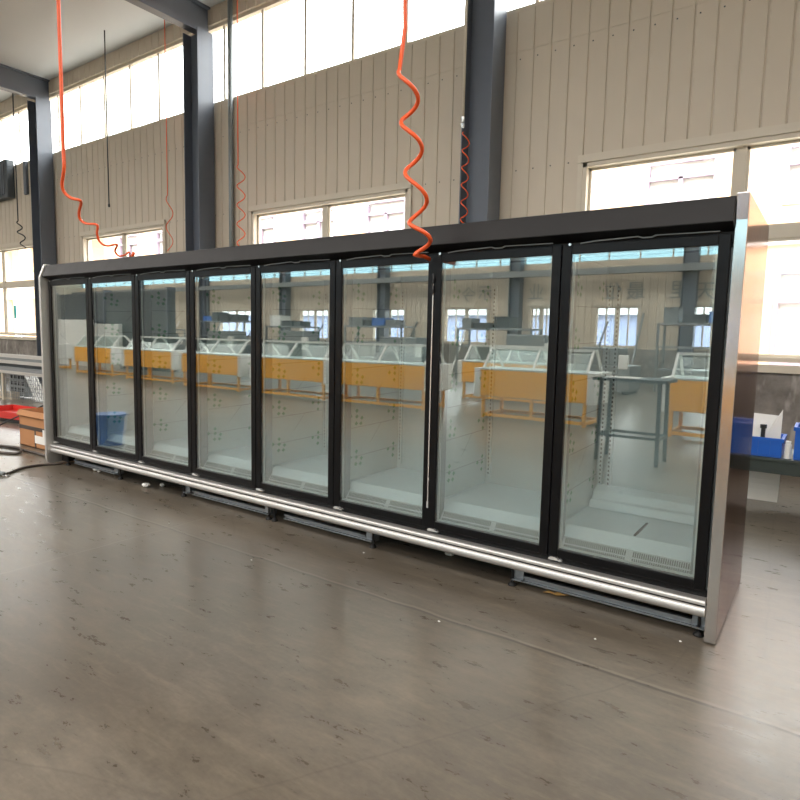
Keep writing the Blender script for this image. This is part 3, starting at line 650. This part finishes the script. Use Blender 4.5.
for x, y, l in ((5.58,-.32,'tiny white chip on the floor before the eighth door'),(4.92,-.61,'tiny pale chip on the floor before the seventh door'),(3.6,-.62,'tiny white chip on the floor beside the long joint'),(2.6,-.5,'tiny white chip on the joint line before the fourth door'),(4.05,-.1,'tiny chip by the foot under the sixth door'),(5.9,-.1,'tiny white chip by the foot of the stainless panel')):
    crumple(x, y, .005, l, 'paper_chip')
lf = MB(); L = [(-.06,.0),(-.03,.014),(0,.004),(.02,.022),(.045,.006),(.07,-.004),(.04,-.01),(.01,-.018),(-.02,-.008)]
lf.add([(0,0,.012)]+[(a,b,.004+.012*abs(math.sin(a*60))) for a,b in L], [(0,i+1,(i+1)%len(L)+1) for i in range(len(L))])
lo_ = lf.build('dry_leaf', M['leaf']); lo_.location = (5.25,.03,0); lo_.rotation_euler = (0,0,.3); lo_.modifiers.new('solid','SOLIDIFY').thickness = .002
tag(lo_, 'curled tan dry leaf on the floor below the eighth fridge door', 'leaf')

# ================================================================== HALL BEHIND THE CAMERA (mirrored in the glass)
def make_counter(label, loc, L, g='orange display counters across the hall'):
    t = thing('display_counter', label, 'display counter', loc, 0, g); D = .85; o = M['orangecounter']
    b = MB().box(-L/2+.12, L/2-.12, -D/2, D/2, .38, .83); b.build('counter_body', o, t, bevel=.01)
    for sx in (-1,1): MB().box(sx*L/2, sx*(L/2-.12), -D/2-.01, D/2+.01, .36, .86).build('end_panel', M['white'], t, bevel=.01)
    for sx in (-1,1):
        for sy in (-1,1):
            MB().box(sx*(L/2-.16)-.025, sx*(L/2-.16)+.025, sy*(D/2-.06)-.025, sy*(D/2-.06)+.025, 0, .38).build('leg', o, t)
    MB().box(-L/2+.16,L/2-.16,D/2-.085,D/2-.035,.03,.08).box(-L/2+.16,L/2-.16,-D/2+.035,-D/2+.085,.03,.08).box(-L/2+.13,-L/2+.18,-D/2+.06,D/2-.06,.03,.08).box(L/2-.18,L/2-.13,-D/2+.06,D/2-.06,.03,.08).box(-.025,.025,D/2-.085,D/2-.035,.08,.38).build('base_frame', o, t)
    MB().box(-L/2+.12,L/2-.12,-D/2,D/2,.83,.855).build('counter_top', M['spacer'], t)
    f = MB(); zt = 1.2
    for x in (-L/2+.15, 0, L/2-.15):
        f.bar((x,D/2-.05,.855),(x,.08,zt),.035).bar((x,-D/2+.05,.855),(x,-.06,zt),.035)
    f.bar((-L/2+.13,.08,zt),(L/2-.13,.08,zt),.04).bar((-L/2+.13,-.06,zt),(L/2-.13,-.06,zt),.04)
    f.build('glass_frame', M['white'], t)
    MB().add([(-L/2+.15,D/2-.055,.86),(L/2-.15,D/2-.055,.86),(L/2-.15,.075,zt),(-L/2+.15,.075,zt),(-L/2+.15,D/2-.06,.86),(L/2-.15,D/2-.06,.86),(L/2-.15,.07,zt),(-L/2+.15,.07,zt)], [(3,2,1,0),(4,5,6,7),(0,1,5,4),(1,2,6,5),(2,3,7,6),(3,0,4,7)]).build('glass_pane', M['clearglass'], t)
    return t
make_counter('orange counter mirrored across the seventh and eighth doors', (2.35,-6.9,0), 2.1)
c0 = make_counter('orange counter mirrored at the right edge of the eighth door', (5.55,-6.9,0), 2.4)
for x, y, l in ((-.85,-6.9,'orange counter mirrored in the sixth door'),(-3.3,-6.9,'orange counter mirrored in the fifth door'),(-5.95,-6.9,'orange counter mirrored in the fourth door'),(-9.0,-7.2,'orange counter mirrored in the third door'),(-12.2,-7.4,'orange counter mirrored in the second door'),(-16.5,-7.6,'orange counter mirrored in the first door'),(8.9,-7.2,'orange counter right of all the mirrored ones'),(.6,-9.6,'farther orange counter mirrored in the sixth door behind the nearer row')):
    dup(c0, (x,y,0), .04*math.sin(x), l)
# steel work stand near the glass
ws = thing('work_stand', 'dark grey steel stand with white papers mirrored in the eighth door', 'stand', (4.55,-4.25,0))
for x, y in ((-.33,.2),(.33,.2),(-.33,-.2),(.33,-.2)): MB().bar((x,y,0),(x*.95,y*.95,.92),.04).build('leg', M['darkgrey'], ws)
MB().box(-.4,.4,-.26,.26,.92,.95).build('stand_top', M['darkgrey'], ws)
MB().bar((-.33,.2,.3),(.33,.2,.3),.03).bar((-.33,-.2,.3),(.33,-.2,.3),.03).bar((-.33,.2,.3),(-.33,-.2,.3),.03).bar((.33,.2,.3),(.33,-.2,.3),.03).build('stretcher', M['darkgrey'], ws)
tag(MB().box(4.25,4.62,-4.35,-4.1,.951,.957).build('paper_sheet', M['paper'], org=(4.4,-4.2,.951)), 'white papers lying on the dark steel stand', 'paper')
bu = thing('plastic_bucket', 'blue plastic bucket on the floor mirrored in the second door', 'bucket', (-.64,-.98,0))
pb_ = MB().tube([(0,0,0),(0,0,.37)], [.13,.17], 20); pb_.build('bucket_body', M['bluebin'], bu, smooth=False)
MB().tube([(0,0,.345),(0,0,.375)], [.182,.182], 20).build('rim', M['bluebin'], bu)
MB().tube([(-.18,0,.35),(-.14,-.10,.30),(0,-.18,.27),(.14,-.10,.30),(.18,0,.35)], .006, 6).build('handle', M['galv'], bu)
# dark sheeted stack and pale panels at the far left of the hall
dk = thing('sheet_stack', 'tall dark grey sheeted partition mirrored in the first doors', 'partition', (-15.5,-9.6,0))
MB().box(-4.5,3.6,-.1,.1,0,2.75).build('panel', M['darkgrey'], dk)
for x in (-4.4,-.4,3.5): MB().box(x-.05,x+.05,-.16,.16,0,2.85).build('post', M['colgrey'], dk)
tag(MB().box(-18.8,-16.4,-9.35,-9.2,0,1.75).build('insulation_board', M['white'], org=(-17.6,-9.3,0)), 'large white panel leaning before the dark partition', 'panel')
tag(MB().box(-16.2,-14.6,-9.4,-9.25,0,1.6).build('insulation_board', M['spacer'], org=(-15.4,-9.3,0)), 'pale grey panel right of the white one before the dark partition', 'panel')
# racks and machines along the far wall
def rack(x, y, w, h, label, fill):
    t = thing('storage_rack', label, 'rack', (x,y,0), 0, 'racks along the far wall')
    for sx in (-1,1):
        for sy in (-1,1): MB().box(sx*w/2-.03,sx*w/2+.03,sy*.4-.03,sy*.4+.03,0,h).build('post', M['midgrey'], t)
    for k in range(1,4): MB().box(-w/2,w/2,-.42,.42,h*k/3-.06,h*k/3).build('shelf', M['galv'], t)
    return t
def machine(x, y, w, d, h, label, m1='darkgrey'):
    t = thing('machine', label, 'machine', (x,y,0), 0, 'machines along the far wall')
    MB().box(-w/2,w/2,-d/2,d/2,.08,h*.62).build('machine_body', M[m1], t, bevel=.03)
    MB().box(-w/2+.1,w/2-.35,-d/2+.1,d/2-.12,h*.62,h).build('upper_housing', M['midgrey'], t, bevel=.03)
    MB().box(w/2-.3,w/2-.06,d/2-.1,d/2+.02,h*.55,h*.85).build('control_box', M['white'], t, bevel=.01)
    for sx in (-1,1): MB().box(sx*w/2-sx*.05,sx*w/2-sx*.2,-d/2+.1,d/2-.1,0,.08).build('foot', M['rubber'], t)
    return t
nm = ['first','second','third','fourth','fifth','sixth','seventh','eighth','ninth','tenth']
k = 0
for x, w, h in ((-21,2.4,1.5),(-16,3.0,1.9),(-12,2.2,1.7),(-7.5,2.6,1.75),(-2.6,2.6,1.7),(3.6,2.4,1.9),(7.4,2.2,1.6)):
    rack(x, -15.3, w, h, 'grey steel rack on the far side of the hall, %s from the left' % nm[k], 0); k += 1
k = 0
for x, w, h, c in ((-23.8,2.0,1.5,'darkgrey'),(-18.5,1.9,1.3,'midgrey'),(-13.9,1.8,1.45,'darkgrey'),(-9.8,1.7,1.5,'midgrey'),(-5.0,1.9,1.35,'darkgrey'),(-.6,1.6,1.5,'darkgrey'),(1.5,1.4,1.2,'midgrey'),(5.6,1.6,1.4,'darkgrey')):
    machine(x, -13.6, w, 1.1, h, 'boxy metal machine across the hall, %s from the left' % nm[k], c); k += 1
for i, (x, w, h) in enumerate(((-21,2.4,1.5),(-16,3.0,1.9),(-12,2.2,1.7),(-7.5,2.6,1.75),(-2.6,2.6,1.7),(3.6,2.4,1.9),(7.4,2.2,1.6))):
    for k in (3,):
        p = x-w/2+.1
        while p < x+w/2-.5:
            bw = random.uniform(.3,.7); bh = random.uniform(.16,.5)
            if p+bw > x+w/2-.1: break
            z = h
            c = thing('crate', 'small crate or part stored on the far racks, mirrored tiny in the glass', 'crate', (p+bw/2, -15.3, z), 0, 'crates on the far racks')
            mt = M[random.choice(['darkgrey','midgrey','trimbeige','darkgrey','bluebin','white'])]
            MB().box(-bw/2,bw/2,-.3,.3,0,bh).build('crate_body', mt, c); MB().box(-bw/2-.01,bw/2+.01,-.31,.31,bh-.04,bh).build('rim', mt, c)
            p += bw+random.uniform(.05,.2)
for i in range(26):
    x = -26+1.3*i+random.uniform(-.2,.2); z = random.uniform(1.7,2.3); lean = random.uniform(-.3,.3)
    if any(abs(x-c) < .9 for c in (-27,-21,-15,-9.2,-3.2,2.6,8.6,14.4)): continue
    tag(MB().bar((x,-16.6,0),(x+lean,YF+.06,z),.06,.04).build('leaning_bar', M[random.choice(['alu','darkgrey','midgrey','white'])], org=(x,-16.6,0)), 'thin metal bar leaning against the far wall, mirrored tiny in the glass', 'metal bar', 'bars leaning on the far wall')
# slogan characters on the far wall
def chars():
    for ch, x, z, lab in (('天',3.0,3.0,'天'),('里',2.28,3.05,'里'),('最',.95,3.05,'最'),('位',.2,3.05,'位'),('业',-2.5,3.08,'业'),('示',-4.55,3.1,'示'),('今',-5.25,3.05,'今')):
        cu = bpy.data.curves.new('wall_character','FONT'); cu.body = ch; cu.size = .62; cu.align_x = 'CENTER'; cu.extrude = .006; cu.resolution_u = 2
        tmp = bpy.data.objects.new('tmp', cu); COL.objects.link(tmp)
        bpy.context.view_layer.update()
        me = bpy.data.meshes.new_from_object(tmp.evaluated_get(bpy.context.evaluated_depsgraph_get()))
        bpy.data.objects.remove(tmp); bpy.data.curves.remove(cu)
        me.materials.clear(); me.materials.append(M['text']); me.name = 'wall_character'
        o = bpy.data.objects.new('wall_character', me); COL.objects.link(o)
        o.location = (x, YF+.012, z-.25); o.rotation_euler = (math.pi/2,0,math.pi)
        tag(o, 'grey painted character %s high on the far wall' % lab, 'wall lettering', 'slogan on the far wall')
try: chars()
except Exception as ex: print('chars', ex)

# ================================================================== LIGHT
w = bpy.data.worlds.new('sky'); sc.world = w; w.use_nodes = True
nt = w.node_tree; bg = nt.nodes['Background']
tc = nt.nodes.new('ShaderNodeTexCoord'); sx = nt.nodes.new('ShaderNodeSeparateXYZ'); nt.links.new(tc.outputs['Generated'], sx.inputs[0])
cr = nt.nodes.new('ShaderNodeValToRGB'); cr.color_ramp.elements[0].position = .0; cr.color_ramp.elements[0].color = (1,.99,.98,1); cr.color_ramp.elements[1].position = .8; cr.color_ramp.elements[1].color = (.96,.96,.96,1)
nt.links.new(sx.outputs['Z'], cr.inputs['Fac']); nt.links.new(cr.outputs['Color'], bg.inputs['Color']); bg.inputs['Strength'].default_value = 4.0
def portal(loc, rot, sx_, sy_):
    l = bpy.data.lights.new('daylight_portal','AREA'); l.shape = 'RECTANGLE'; l.size = sx_; l.size_y = sy_; l.cycles.is_portal = True
    o = bpy.data.objects.new('daylight_portal', l); COL.objects.link(o); o.location = loc; o.rotation_euler = rot
portal(((X0+X1)/2, YB+.3, 2.35), (-math.pi/2,0,0), X1-X0, 2.4)
portal(((X0+X1)/2, YB+.3, 6.2), (-math.pi/2,0,0), X1-X0, 1.4)
portal(((X0+X1)/2, YF-.3, 3.6), (math.pi/2,0,0), X1-X0, 4.8)
for a, b in SK: portal(((X0+X1)/2, (a+b)/2, ZR+.2), (0,0,0), X1-X0, b-a)
vs_ = sc.view_settings; vs_.view_transform = 'Standard'; vs_.look = 'None'; vs_.gamma = 1; vs_.use_curve_mapping = False
vs_.exposure = 1.82
try:
    sc.cycles.max_bounces = 10; sc.cycles.diffuse_bounces = 4; sc.cycles.glossy_bounces = 4; sc.cycles.transparent_max_bounces = 16; sc.cycles.caustics_reflective = False; sc.cycles.sample_clamp_indirect = 6; sc.cycles.use_denoising = True
except Exception: pass
